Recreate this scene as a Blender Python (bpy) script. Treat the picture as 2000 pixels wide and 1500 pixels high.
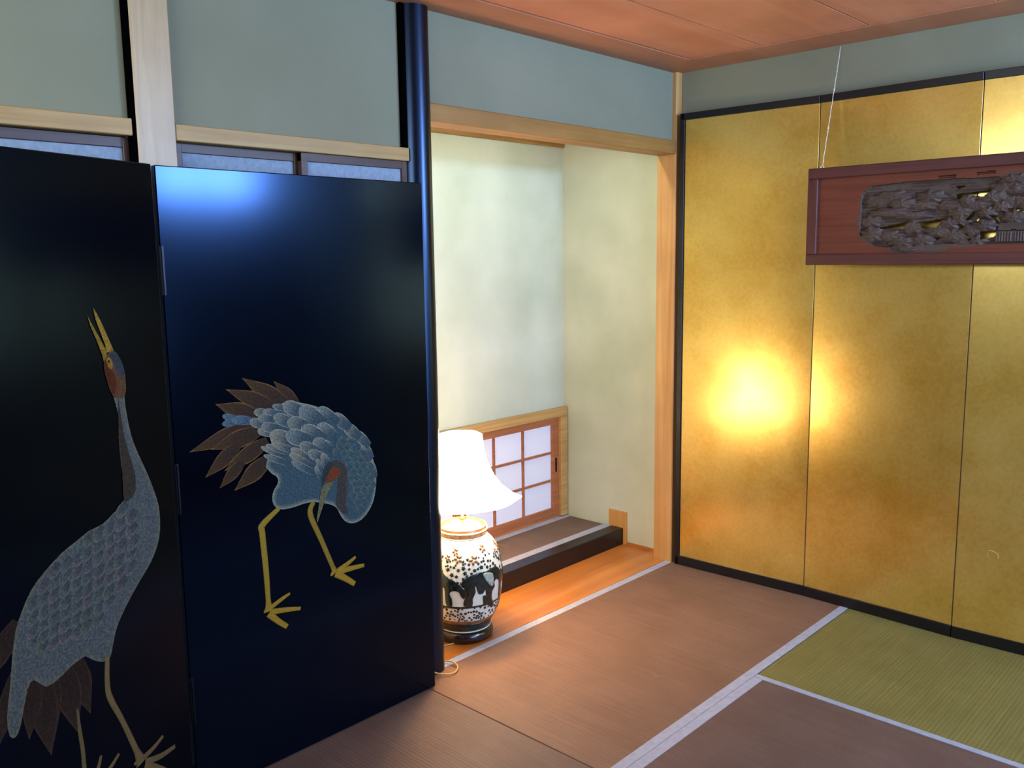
import bpy, bmesh, math, random
from mathutils import Vector, Matrix, noise
from math import pi, sin, cos, radians, sqrt, hypot, atan2
for o in list(bpy.data.objects): bpy.data.objects.remove(o, do_unlink=True)
S = bpy.context.scene
COL = S.collection
# ------------------------------------------------------------ camera
cam = bpy.data.cameras.new('camera'); co = bpy.data.objects.new('camera', cam); COL.objects.link(co)
cam.sensor_fit = 'HORIZONTAL'; cam.sensor_width = 36.0; cam.lens = 30.96
cam.clip_start = 0.02; cam.clip_end = 60
co.matrix_world = Matrix(((0.68566451, 0.11288379, -0.71911156, 0), (-0.72779497, 0.08817286, -0.68010295, 0),
                          (-0.01336648, 0.98968823, 0.14261325, 1.5), (0, 0, 0, 1)))
S.camera = co
# ------------------------------------------------------------ view, world, daylight
S.view_settings.view_transform = 'Standard'; S.view_settings.look = 'None'
S.view_settings.exposure = 0.0; S.view_settings.gamma = 1.0; S.view_settings.use_curve_mapping = False
W = bpy.data.worlds.new('sky'); S.world = W; W.use_nodes = True
W.node_tree.nodes['Background'].inputs[0].default_value = (0.45, 0.62, 0.95, 1)
W.node_tree.nodes['Background'].inputs[1].default_value = 0.5
YN0 = -1.30; XL0 = -0.55
def area(name, loc, target, sx, sy, power, color, spread=180):
    l = bpy.data.lights.new(name, 'AREA'); l.shape = 'RECTANGLE'; l.size = sx; l.size_y = sy
    l.energy = power; l.color = color; l.spread = radians(spread)
    o = bpy.data.objects.new(name, l); COL.objects.link(o); o.location = loc
    o.rotation_euler = (Vector(target) - Vector(loc)).to_track_quat('-Z', 'Y').to_euler()
    return o
# daylight through rear and left window openings; the low rear one is added fill
area('added_rear_low_fill', (1.80, YN0 - .10, 1.30), (2.7, 1.2, 2.0), 1.35, .95, 62, (0.38, 0.58, 1.0))  # added source, put in to brighten the ceiling and right wall
area('daylight_rear_window', (3.05, YN0 - .10, 2.085), (3.05, 2, 1.8), .85, .33, 165, (0.36, 0.57, 1.0))
area('daylight_left_window', (XL0 - .10, 1.35, 2.0), (2.5, 1.35, 1.85), 1.45, .48, 36, (0.78, 0.92, 1.0))
# fluorescent tube fixed up behind the alcove lintel
area('alcove_tube_light', (2.72, 2.50, 2.14), (2.72, 2.78, 0.9), 1.2, 0.05, 8.5, (0.97, 1.0, 0.86))
# bulb of the table lamp
bl = bpy.data.lights.new('lamp_bulb_light', 'POINT'); bl.energy = 115; bl.color = (1.0, 0.52, 0.19); bl.shadow_soft_size = 0.035
blo = bpy.data.objects.new('lamp_bulb_light', bl); COL.objects.link(blo); blo.location = (2.31, 2.465, 0.70)

# ------------------------------------------------------------ helpers
def lin(h):
    r, g, b = [int(h[i:i + 2], 16) / 255 for i in (0, 2, 4)]
    f = lambda c: c / 12.92 if c <= .04045 else ((c + .055) / 1.055) ** 2.4
    return (f(r), f(g), f(b), 1)
ORG = {}
def thing(name, loc, label=None, cat=None, group=None, kind=None):
    o = bpy.data.objects.new(name, None); COL.objects.link(o); o.location = loc; o.empty_display_size = .05
    ORG[o.name] = Vector(loc); return props(o, label, cat, group, kind)
def props(o, label=None, cat=None, group=None, kind=None):
    if label: o['label'] = label
    if cat: o['category'] = cat
    if group: o['group'] = group
    if kind: o['kind'] = kind
    return o
def obj(name, bm, mat, parent=None, smooth=False, origin=None, recalc=True, **kw):
    """bm in world coordinates -> one mesh object"""
    if recalc: bmesh.ops.recalc_face_normals(bm, faces=bm.faces)
    me = bpy.data.meshes.new(name)
    org = ORG[parent.name] if parent else Vector(origin or (0, 0, 0))
    if org.length > 0: bmesh.ops.translate(bm, verts=bm.verts, vec=-org)
    bm.to_mesh(me); bm.free()
    if smooth:
        for p in me.polygons: p.use_smooth = True
    o = bpy.data.objects.new(name, me); COL.objects.link(o)
    if mat: me.materials.append(mat)
    ORG[o.name] = org
    if parent: o.parent = parent
    else: o.location = org
    return props(o, **kw)
def box(x0, x1, y0, y1, z0, z1, bev=0.0, bm=None, seg=1):
    bm = bm or bmesh.new()
    r = bmesh.ops.create_cube(bm, size=1)
    vs = r['verts']
    for v in vs:
        v.co = Vector((x0 + (v.co.x + .5) * (x1 - x0), y0 + (v.co.y + .5) * (y1 - y0), z0 + (v.co.z + .5) * (z1 - z0)))
    if bev:
        es = list({e for v in vs for e in v.link_edges})
        bmesh.ops.bevel(bm, geom=es, offset=bev, segments=seg, affect='EDGES', profile=.5)
    return bm
def lathe(prof, cx, cy, n=64, bm=None):
    bm = bm or bmesh.new(); rings = []
    for r, z in prof:
        rings.append([bm.verts.new((cx + r * cos(2 * pi * i / n), cy + r * sin(2 * pi * i / n), z)) for i in range(n)])
    for a, b in zip(rings, rings[1:]):
        for i in range(n): bm.faces.new((a[i], a[(i + 1) % n], b[(i + 1) % n], b[i]))
    bm.faces.new(rings[0][::-1]); bm.faces.new(rings[-1]); return bm
def tube(pts, r, n=8, bm=None):
    bm = bm or bmesh.new(); rings = []; pts = [Vector(p) for p in pts]
    for i, p in enumerate(pts):
        d = (pts[min(i + 1, len(pts) - 1)] - pts[max(i - 1, 0)]).normalized()
        u = d.cross(Vector((0, 0, 1))) if abs(d.z) < .95 else d.cross(Vector((1, 0, 0)))
        u.normalize(); v = d.cross(u)
        rr = r[i] if isinstance(r, (list, tuple)) else r
        rings.append([bm.verts.new(p + (u * cos(2 * pi * k / n) + v * sin(2 * pi * k / n)) * rr) for k in range(n)])
    for a, b in zip(rings, rings[1:]):
        for k in range(n): bm.faces.new((a[k], a[(k + 1) % n], b[(k + 1) % n], b[k]))
    bm.faces.new(rings[0][::-1]); bm.faces.new(rings[-1]); return bm
def smooth_line(P, n=6):
    P = [Vector(p) for p in P]; out = []
    for i in range(len(P) - 1):
        a, b, c, d = P[max(i - 1, 0)], P[i], P[i + 1], P[min(i + 2, len(P) - 1)]
        for k in range(n):
            t = k / n
            out.append(.5 * ((2 * b) + (c - a) * t + (2 * a - 5 * b + 4 * c - d) * t * t + (3 * b - a - 3 * c + d) * t ** 3))
    out.append(P[-1]); return out
def smooth_loop(P, n=4):
    P = [Vector((p[0], p[1], 0)) for p in P]; N = len(P); out = []
    for i in range(N):
        a, b, c, d = P[i - 1], P[i], P[(i + 1) % N], P[(i + 2) % N]
        for k in range(n):
            t = k / n
            q = .5 * ((2 * b) + (c - a) * t + (2 * a - 5 * b + 4 * c - d) * t * t + (3 * b - a - 3 * c + d) * t ** 3)
            out.append((q.x, q.y))
    return out

# ------------------------------------------------------------ materials
def newmat(name):
    m = bpy.data.materials.new(name); m.use_nodes = True; nt = m.node_tree
    return m, nt, nt.nodes['Principled BSDF']
def node(nt, t, **kw):
    n = nt.nodes.new(t)
    for k, v in kw.items():
        if k in ('operation', 'data_type', 'blend_type', 'noise_dimensions', 'wave_type', 'bands_direction', 'feature', 'attribute_name', 'wave_profile'): setattr(n, k, v)
        else: n.inputs[k].default_value = v
    return n
def ramp(nt, src, stops):
    r = nt.nodes.new('ShaderNodeValToRGB'); e = r.color_ramp.elements
    while len(e) < len(stops): e.new(.5)
    for el, (p, c) in zip(e, stops): el.position = p; el.color = c
    nt.links.new(src, r.inputs[0]); return r
def coords(nt, scale=(1, 1, 1)):
    tc = nt.nodes.new('ShaderNodeTexCoord'); mp = nt.nodes.new('ShaderNodeMapping')
    mp.inputs['Scale'].default_value = scale; nt.links.new(tc.outputs['Object'], mp.inputs[0]); return mp.outputs[0]
def bump(nt, b, src, strength, dist):
    n = nt.nodes.new('ShaderNodeBump'); n.inputs['Strength'].default_value = strength; n.inputs['Distance'].default_value = dist
    nt.links.new(src, n.inputs['Height']); nt.links.new(n.outputs[0], b.inputs['Normal'])
def plain(name, c, rough=.5, metal=0, spec=.5, coat=0):
    m, nt, b = newmat(name); b.inputs['Base Color'].default_value = lin(c) if isinstance(c, str) else c
    b.inputs['Roughness'].default_value = rough; b.inputs['Metallic'].default_value = metal
    b.inputs['Specular IOR Level'].default_value = spec; b.inputs['Coat Weight'].default_value = coat
    return m
def mottled(name, c1, c2, scale=3, rough=.9, bs=0, bscale=200, spec=.3, det=4):
    m, nt, b = newmat(name); v = coords(nt)
    n = node(nt, 'ShaderNodeTexNoise', Scale=scale, Detail=det); nt.links.new(v, n.inputs['Vector'])
    r = ramp(nt, n.outputs[0], [(.3, lin(c1)), (.7, lin(c2))]); nt.links.new(r.outputs[0], b.inputs['Base Color'])
    b.inputs['Roughness'].default_value = rough; b.inputs['Specular IOR Level'].default_value = spec
    if bs:
        n2 = node(nt, 'ShaderNodeTexNoise', Scale=bscale, Detail=3); nt.links.new(v, n2.inputs['Vector'])
        bump(nt, b, n2.outputs[0], bs, .002)
    return m
def wood(name, c1, c2, axis, rough=.45, fine=38, coat=0, spec=.5, knots=None):
    m, nt, b = newmat(name); sc = [fine, fine, fine]; sc['xyz'.index(axis)] = fine * .035
    v = coords(nt, sc)
    n = node(nt, 'ShaderNodeTexNoise', Scale=1.0, Detail=6, Roughness=.6, Distortion=.8); nt.links.new(v, n.inputs['Vector'])
    r = ramp(nt, n.outputs[0], [(.32, lin(c1)), (.68, lin(c2))])
    v2 = coords(nt, (1, 1, 1)); n2 = node(nt, 'ShaderNodeTexNoise', Scale=3.5, Detail=3); nt.links.new(v2, n2.inputs['Vector'])
    mx = node(nt, 'ShaderNodeMix', data_type='RGBA', blend_type='MULTIPLY'); mx.inputs[0].default_value = .5
    r2 = ramp(nt, n2.outputs[0], [(.35, (.72, .66, .6, 1)), (.65, (1, 1, 1, 1))])
    nt.links.new(r.outputs[0], mx.inputs[6]); nt.links.new(r2.outputs[0], mx.inputs[7]); nt.links.new(mx.outputs[2], b.inputs['Base Color'])
    b.inputs['Roughness'].default_value = rough; b.inputs['Coat Weight'].default_value = coat; b.inputs['Specular IOR Level'].default_value = spec
    bump(nt, b, n.outputs[0], .12, .002); return m
M = {}
M['plaster'] = mottled('grey_green_plaster', '84846c', '8e8e76', 2.2, .95, .25, 260, .2)
M['alcove_plaster'] = mottled('pale_alcove_plaster', 'b3b89e', 'cbcdb6', 2.5, .95, .25, 260, .2)
M['ceiling'] = wood('ceiling_cedar', 'd08862', 'da9874', 'x', .5, 9)
M['ceil_trim'] = wood('ceiling_border_cedar', 'b07450', 'bc8460', 'x', .5, 9)
M['post'] = wood('pale_cypress_post', 'b29262', 'c8ae80', 'z', .38, 30)
M['jamb'] = wood('warm_cypress_post', 'c08646', 'daa868', 'z', .4, 22)
M['kamoi'] = wood('cypress_lintel', 'aa8444', 'c09f62', 'x', .5, 30)
M['header'] = wood('alcove_lintel_wood', '96692c', 'ab7d3c', 'x', .5, 30)
M['board'] = wood('orange_floor_board', 'ae6220', 'cc8640', 'x', .3, 14)
M['wframe'] = wood('window_casing_wood', 'b08444', 'cda565', 'x', .5, 40)
M['shoji'] = wood('shoji_red_brown_wood', '99552c', 'b87444', 'x', .5, 40)
M['fusuma'] = wood('dark_brown_door_rail', '3a2418', '553626', 'x', .45, 40)
M['stub'] = wood('pale_stub_wood', 'c48a44', 'dba75e', 'z', .4, 40)
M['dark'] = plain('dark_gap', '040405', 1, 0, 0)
M['fpaper'] = mottled('blue_grey_door_paper', '8797a8', '98a8b8', 90, .9, .2, 300, .2)
M['lacq'] = mottled('blue_black_lacquer_panel', '010207', '02040c', 3, 0.16, 0, 1, .33)
_b = M['lacq'].node_tree.nodes['Principled BSDF']; _b.inputs['Specular Tint'].default_value = (.25, .48, 1.0, 1)
M['post_lacq'] = plain('black_lacquer_post', '030308', .30, 0, .75, 0)
M['post_lacq'].node_tree.nodes['Principled BSDF'].inputs['Specular Tint'].default_value = (.35, .55, 1.0, 1)
M['step_lacq'] = mottled('black_lacquer_beam', '0d0a0c', '150f10', 8, .33, .1, 60, .5)
M['frame_lacq'] = plain('black_lacquer_frame', '0b0a10', .38, 0, .5)
M['foldc'] = plain('brown_fold_crease', '4a2f10', .8)
M['iron'] = plain('dark_hinge_metal', '2a2c33', .35, .9)
def paper(name, c):
    m, nt, b = newmat(name); b.inputs['Base Color'].default_value = lin(c); b.inputs['Roughness'].default_value = .9
    b.inputs['Transmission Weight'].default_value = 0; b.inputs['Subsurface Weight'].default_value = 0
    v = coords(nt); n = node(nt, 'ShaderNodeTexNoise', Scale=120.0, Detail=4); nt.links.new(v, n.inputs['Vector']); bump(nt, b, n.outputs[0], .15, .001)
    return m
M['wpaper'] = paper('white_window_paper', 'e8e6ea')
def gold():
    m, nt, b = newmat('gold_leaf_paper'); v = coords(nt)
    n = node(nt, 'ShaderNodeTexNoise', Scale=2.6, Detail=5, Roughness=.55); nt.links.new(v, n.inputs['Vector'])
    r = ramp(nt, n.outputs[0], [(.3, lin('d6a63a')), (.72, lin('f2ce6c'))])
    n3 = node(nt, 'ShaderNodeTexNoise', Scale=70, Detail=4); nt.links.new(v, n3.inputs['Vector'])
    mx = node(nt, 'ShaderNodeMix', data_type='RGBA', blend_type='MULTIPLY'); mx.inputs[0].default_value = .35
    r3 = ramp(nt, n3.outputs[0], [(.35, (.7, .68, .55, 1)), (.65, (1, 1, 1, 1))])
    nt.links.new(r.outputs[0], mx.inputs[6]); nt.links.new(r3.outputs[0], mx.inputs[7])
    nt.links.new(mx.outputs[2], b.inputs['Base Color'])
    b.inputs['Metallic'].default_value = 0.6; b.inputs['Coat Weight'].default_value = .8; b.inputs['Coat Roughness'].default_value = .22
    n2 = node(nt, 'ShaderNodeTexNoise', Scale=9, Detail=5); nt.links.new(v, n2.inputs['Vector'])
    rr = node(nt, 'ShaderNodeMapRange'); rr.inputs[3].default_value = 0.22; rr.inputs[4].default_value = 0.265
    nt.links.new(n2.outputs[0], rr.inputs[0]); nt.links.new(rr.outputs[0], b.inputs['Roughness'])
    n4 = node(nt, 'ShaderNodeTexNoise', Scale=35, Detail=3); nt.links.new(v, n4.inputs['Vector']); bump(nt, b, n4.outputs[0], .03, .001)
    return m
M['gold'] = gold()
def tatami(name, c1, c2, axis):
    m, nt, b = newmat(name); v = coords(nt)
    w = node(nt, 'ShaderNodeTexWave', wave_type='BANDS', bands_direction=axis, Scale=24.0, Distortion=.6, Detail=1)
    w.inputs['Detail Scale'].default_value = 4
    nt.links.new(v, w.inputs['Vector'])
    n = node(nt, 'ShaderNodeTexNoise', Scale=5, Detail=6, Roughness=.6); nt.links.new(v, n.inputs['Vector'])
    r = ramp(nt, n.outputs[0], [(.3, lin(c1)), (.7, lin(c2))])
    sc = [3, 3, 3]; sc['XY'.index(axis)] = 170
    v2 = coords(nt, sc); n2 = node(nt, 'ShaderNodeTexNoise', Scale=1, Detail=3); nt.links.new(v2, n2.inputs['Vector'])
    mx = node(nt, 'ShaderNodeMix', data_type='RGBA', blend_type='MULTIPLY'); mx.inputs[0].default_value = .55
    r2 = ramp(nt, n2.outputs[0], [(.35, (.7, .68, .62, 1)), (.65, (1, 1, 1, 1))])
    nt.links.new(r.outputs[0], mx.inputs[6]); nt.links.new(r2.outputs[0], mx.inputs[7])
    mw = node(nt, 'ShaderNodeMix', data_type='RGBA', blend_type='MULTIPLY'); mw.inputs[0].default_value = .5
    rw = ramp(nt, w.outputs[1], [(.0, (.72, .7, .66, 1)), (.5, (1, 1, 1, 1))])
    nt.links.new(mx.outputs[2], mw.inputs[6]); nt.links.new(rw.outputs[0], mw.inputs[7])
    # pale rubbed scuffs
    v3 = coords(nt, (1, 1, 1)); n3 = node(nt, 'ShaderNodeTexNoise', Scale=7.5, Detail=8, Roughness=.65, Distortion=1.2); nt.links.new(v3, n3.inputs['Vector'])
    r3 = ramp(nt, n3.outputs[0], [(.66, (0, 0, 0, 1)), (.78, (.4, .4, .4, 1))])
    ms = node(nt, 'ShaderNodeMix', data_type='RGBA', blend_type='MIX'); ms.inputs[7].default_value = lin('b7a894')
    nt.links.new(r3.outputs[0], ms.inputs[0]); nt.links.new(mw.outputs[2], ms.inputs[6])
    nt.links.new(ms.outputs[2], b.inputs['Base Color'])
    b.inputs['Roughness'].default_value = .62; b.inputs['Specular IOR Level'].default_value = .35
    bump(nt, b, w.outputs[1], .35, .0012); return m
M['tat_brown'] = tatami('brown_tatami_rush', '7d5c46', '8a6853', 'X')
M['tat_mauve'] = tatami('grey_brown_tatami_rush', '6a5146', '765e53', 'X')
M['tat_olive'] = tatami('olive_sheen_tatami_rush', '7a7036', '887e44', 'Y')  # olive hue puts the sheen of the turned weave into the colour
M['tat_alcove'] = tatami('alcove_tatami_rush', '6c5546', '7e6552', 'X')
M['border'] = mottled('grey_tatami_border_cloth', 'a0a0aa', 'b0b0b8', 40, .8, .4, 900, .3)
def vcol(name, rough, metal=0, spec=.4, nz=.25, scale=180):
    m, nt, b = newmat(name); a = nt.nodes.new('ShaderNodeAttribute'); a.attribute_name = 'Col'
    v = coords(nt); n = node(nt, 'ShaderNodeTexNoise', Scale=scale, Detail=3); nt.links.new(v, n.inputs['Vector'])
    r = ramp(nt, n.outputs[0], [(.35, (1 - nz * 2, 1 - nz * 2, 1 - nz * 2, 1)), (.65, (1, 1, 1, 1))])
    mx = node(nt, 'ShaderNodeMix', data_type='RGBA', blend_type='MULTIPLY'); mx.inputs[0].default_value = 1
    nt.links.new(a.outputs['Color'], mx.inputs[6]); nt.links.new(r.outputs[0], mx.inputs[7]); nt.links.new(mx.outputs[2], b.inputs['Base Color'])
    b.inputs['Roughness'].default_value = rough; b.inputs['Metallic'].default_value = metal; b.inputs['Specular IOR Level'].default_value = spec
    return m
M['paint'] = vcol('matt_paint_on_lacquer', .7, 0, .15)
M['goldpaint'] = vcol('gold_paint_on_lacquer', .6, .15, .3, .2, 220)
M['cream'] = mottled('cream_glaze', 'ddd6bc', 'ece6d2', 14, .16, 0, 1, .5)
M['darkglaze'] = mottled('black_green_glaze', '0f1512', '26302a', 60, .14, 0, 1, .6)
M['midglaze'] = mottled('grey_green_glaze', '7f8f80', 'b9c2ae', 70, .16, 0, 1, .5)
M['brownglaze'] = mottled('brown_glaze', '6b3f20', 'a06a38', 60, .2, 0, 1, .5)
M['redwood'] = plain('red_brown_lamp_wood', '1d0d0e', .25, 0, .5, .4)
M['brass'] = plain('brass', 'b48b45', .3, 1)
def shade():
    m, nt, b = newmat('lit_white_lamp_shade'); b.inputs['Base Color'].default_value = lin('fff4e4'); b.inputs['Roughness'].default_value = .8
    b.inputs['Emission Color'].default_value = (1.0, .86, .68, 1); b.inputs['Emission Strength'].default_value = 9.5; return m
M['shade'] = shade()
M['trimshade'] = M['shade']
M['cord'] = plain('gold_cord', 'c99a55', .45)
M['carve'] = wood('carved_dark_wood', '50423b', '625248', 'y', .6, 60, 0, .25)
M['field'] = wood('red_brown_panel_wood', '64301f', '7c412c', 'y', .55, 40, 0, .3)
M['bframe'] = wood('dark_red_frame_wood', '512b27', '663830', 'y', .5, 40, 0, .3)
M['bframev'] = wood('dark_red_frame_wood_upright', '512b27', '663830', 'z', .5, 40, 0, .3)
M['wire'] = plain('steel_wire', 'f0e8d4', .3, .3)

# ------------------------------------------------------------ the setting
XR, YF, YB, ZC = 3.605, 2.307, 3.056, 2.325     # right wall, post faces, alcove back wall, ceiling
XL, YN = XL0, YN0
ST = dict(kind='structure')
fl = thing('floor', (0, 0, -0.10), **ST)
obj('subfloor', box(XL - .1, 3.75, YN - .1, 3.2, -.10, -.05), M['dark'], fl)
# ceiling: boards running along x, parts of the ceiling
ce = thing('ceiling', (0, 0, ZC), **ST)
obj('ceiling_backing', box(XL - .1, 3.75, YN - .1, YF + .12, ZC + .035, ZC + .05), M['dark'], ce)
y = 2.132; first = True
while y > YN + .02:
    y0 = max(1.80 if first else y - .432, YN); first = False
    obj('ceiling_board', box(XL, 3.388, y0 + .0025, y - .0025, ZC + .004, ZC + .016, .0015), M['ceiling'], ce); y = y0
obj('border_board', box(XL, XR, 2.135, YF + .03, ZC, ZC + .022, .002), M['ceil_trim'], ce)
obj('border_board', box(3.391, XR, YN, 2.134, ZC, ZC + .022, .002), M['ceil_trim'], ce)
# back wall in pieces between the posts
wb = thing('wall_back', (0, YF, 0), **ST)
obj('plaster_panel', box(XL, 1.037, 2.337, 2.40, 1.86, ZC + .02), M['plaster'], wb)
obj('plaster_panel', box(1.10, 1.99, 2.337, 2.40, 1.86, ZC + .02), M['plaster'], wb)
obj('plaster_panel', box(2.02, 3.585, 2.330, 2.40, 2.0, ZC + .02), M['plaster'], wb)
wr = thing('wall_right', (XR, 0, 0), **ST)
obj('plaster_panel', box(XR, XR + .08, YN, YF - .002, -.05, ZC + .03), M['plaster'], wr)
wl = thing('wall_left', (XL, 0, 0), **ST)
for a in ((XL - .08, XL, YN, .6, -.05, ZC + .03), (XL - .08, XL, 2.1, 2.40, -.05, ZC + .03), (XL - .08, XL, .6, 2.1, -.05, 1.75), (XL - .08, XL, .6, 2.1, 2.25, ZC + .03)):
    obj('plaster_panel', box(*a), M['plaster'], wl)
wn = thing('wall_near', (0, YN, 0), **ST)
for a in ((XL, 1.1, YN - .08, YN, -.05, ZC + .03), (3.5, XR, YN - .08, YN, -.05, ZC + .03), (1.1, 2.5, YN - .08, YN, -.05, .8), (1.1, 2.5, YN - .08, YN, 1.8, ZC + .03), (2.5, 2.6, YN - .08, YN, -.05, ZC + .03), (2.6, 3.5, YN - .08, YN, -.05, 1.92), (2.6, 3.5, YN - .08, YN, 2.25, ZC + .03)):
    obj('plaster_panel', box(*a), M['plaster'], wn)
# alcove shell
wa = thing('wall_alcove', (2.6, YB, 0), **ST)
obj('back_panel', box(1.95, 2.0, YB, YB + .06, -.05, 2.5), M['alcove_plaster'], wa)
obj('back_panel', box(2.0, 3.585, YB, YB + .06, .69, 2.5), M['alcove_plaster'], wa)
obj('back_panel', box(3.585, 3.70, YB, YB + .06, .08, 2.5), M['alcove_plaster'], wa)
obj('back_panel', box(2.0, 3.70, YB, YB + .06, -.05, .085), M['alcove_plaster'], wa)
obj('side_panel', box(3.642, 3.70, 2.40, YB, .012, 2.5), M['alcove_plaster'], wa)
obj('side_panel', box(1.90, 1.95, 2.40, YB + .06, -.05, 2.5), M['alcove_plaster'], wa)
obj('alcove_ceiling', box(1.90, 3.70, 2.40, YB + .06, 2.5, 2.53), M['ceiling'], wa)
obj('hanging_rail', box(1.95, 3.635, YB - .022, YB - .001, 2.062, 2.12, .004), M['header'], wa)
# posts, lintels, trims
obj('trim_1', box(1.045, 1.150, YF, 2.41, -.05, ZC + .02, .003), M['post'], origin=(1.1, YF, 0), **ST)
obj('shaded_gap_1', box(1.0355, 1.0448, YF + .003, 2.345, .0, ZC), M['dark'], origin=(1.04, YF, 0), **ST)  # near-black slab standing in for the shaded gap beside the pale post
obj('shaded_gap_2', box(1.945, 1.9625, YF + .012, 2.345, 1.866, ZC), M['dark'], origin=(1.95, YF, 1.9), **ST)  # dark strip put where shade falls left of the black post
obj('trim_2', box(XL, 1.0352, YF + .004, 2.37, 1.823, 1.866, .002), M['kamoi'], origin=(0, YF, 1.84), **ST)
obj('trim_3', box(1.151, 1.962, YF + .004, 2.37, 1.821, 1.864, .002), M['kamoi'], origin=(1.5, YF, 1.84), **ST)
obj('trim_4', lathe([(.0555, -.04), (.0555, -.035)] + [(.0565 - .0015 * abs(k - 6) / 6, k * .19) for k in range(1, 13)] + [(.0548, 2.335), (.0548, 2.34)], 2.014, 2.343, 48), M['post_lacq'], smooth=True, origin=(2.014, 2.343, 0), **ST)
obj('trim_5', box(2.03, 3.563, YF, 2.41, 1.960, 2.021, .003), M['header'], origin=(2.8, YF, 2), **ST)
obj('trim_6', box(3.563, 3.66, YF, 2.412, -.05, ZC + .02, .004), M['jamb'], origin=(3.6, YF, 0), **ST)
obj('trim_7', box(1.96, 3.64, 2.343, 2.648, -.05, .001, .001), M['board'], origin=(2.8, 2.5, 0), **ST)
obj('trim_8', box(1.96, 3.636, 2.649, 2.727, -.02, .087, .003), M['step_lacq'], origin=(2.8, 2.69, 0), **ST)
obj('trim_9', box(3.634, 3.66, 2.628, 2.745, .0, .174, .002), M['stub'], origin=(3.64, 2.69, .09), **ST)
bs = thing('baseboard_right', (3.64, 2.5, 0), **ST)
obj('strip', box(3.637, 3.66, 2.412, 2.628, .0, .014), M['board'], bs)
# sliding doors under the lintels
def door(name, x0, x1, yf, stile=(.022, .022)):
    t = thing(name, ((x0 + x1) / 2, yf, 0), **ST)
    obj('top_rail', box(x0, x1, yf, yf + .022, 1.795, 1.822, .0015), M['fusuma'], t)
    obj('bottom_rail', box(x0, x1, yf, yf + .022, .0, .03, .0015), M['fusuma'], t)
    obj('stile', box(x0, x0 + stile[0], yf - .002, yf + .022, .0, 1.821, .0015), M['fusuma'], t)
    obj('stile', box(x1 - stile[1], x1, yf - .002, yf + .022, .0, 1.821, .0015), M['fusuma'], t)
    obj('paper_panel', box(x0 + .01, x1 - .01, yf + .006, yf + .018, .02, 1.81), M['fpaper'], t)
door('door_1', -.02, 1.043, 2.345)
door('door_2', XL + .02, -.0, 2.372)
door('door_3', 1.163, 1.562, 2.352)
door('door_4', 1.548, 1.960, 2.326)
# low paper window of the alcove
w1 = thing('window_1', (2.8, YB, .08), **ST)
obj('casing_top', box(2.0, 3.635, YB - .03, YB + .03, .645, .692, .002), M['wframe'], w1)
obj('casing_side', box(3.583, 3.636, YB - .03, YB + .03, .09, .644, .002), M['wframe'], w1)
obj('casing_sill', box(2.0, 3.583, YB - .012, YB + .03, .080, .097, .002), M['shoji'], w1)
for sx0, sx1, yy in ((2.83, 3.583, YB - .012), (2.02, 2.88, YB + .016)):
    fr = thing('shoji_panel', (sx0, yy, .1)); fr.parent = w1; fr.location = Vector((sx0, yy, .1)) - Vector((2.8, YB, .08))
    obj('top_rail', box(sx0, sx1, yy, yy + .024, .604, .644, .0015), M['shoji'], fr)
    obj('bottom_rail', box(sx0, sx1, yy, yy + .024, .097, .142, .0015), M['shoji'], fr)
    obj('stile', box(sx0, sx0 + .05, yy - .001, yy + .025, .097, .644, .0015), M['shoji'], fr)
    obj('stile', box(sx1 - .053, sx1, yy - .001, yy + .025, .097, .644, .0015), M['shoji'], fr)
    xs = [sx1 - .053 - .2275 - .216 * k for k in range(3)]; xs = [x for x in xs if x > sx0 + .1]
    for x in xs: obj('muntin', box(x - .006, x + .006, yy + .004, yy + .014, .142, .604), M['shoji'], fr)
    for z in (.296, .450): obj('muntin', box(sx0 + .05, sx1 - .053, yy + .003, yy + .013, z - .006, z + .006), M['shoji'], fr)
    ex = [sx0 + .05] + sorted(xs) + [sx1 - .053]; ez = [.142, .296, .450, .604]
    for i in range(len(ex) - 1):
        for j in range(3): obj('paper_pane', box(ex[i], ex[i + 1], yy + .014, yy + .0155, ez[j], ez[j + 1]), M['wpaper'], fr)
    obj('finger_pull', box(sx1 - .032, sx1 - .020, yy - .0025, yy + .001, .34, .42, .003), M['dark'], fr)
# unseen daylight windows (plain framed openings); the low rear one is added for fill
for nm, (x0, x1, y0, y1, z0, z1) in (('window_2', (XL - .06, XL - .02, .6, 2.1, 1.75, 2.25)), ('window_3', (2.6, 3.5, YN - .06, YN - .02, 1.92, 2.25)), ('added_low_window', (1.1, 2.5, YN - .06, YN - .02, .8, 1.8))):
    t = thing(nm, ((x0 + x1) / 2, (y0 + y1) / 2, z0), **ST)
    for z in (z0, z1 - .03): obj('rail', box(x0, x1, y0, y1, z, z + .03), M['shoji'], t)
    if nm == 'window_2':
        for yy in (y0, (y0 + y1) / 2 - .015, y1 - .03): obj('stile', box(x0, x1, yy, yy + .03, z0 + .03, z1 - .03), M['shoji'], t)
    else:
        for xx in (x0, (x0 + x1) / 2 - .015, x1 - .03): obj('stile', box(xx, xx + .03, y0, y1, z0 + .03, z1 - .03), M['shoji'], t)

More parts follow.
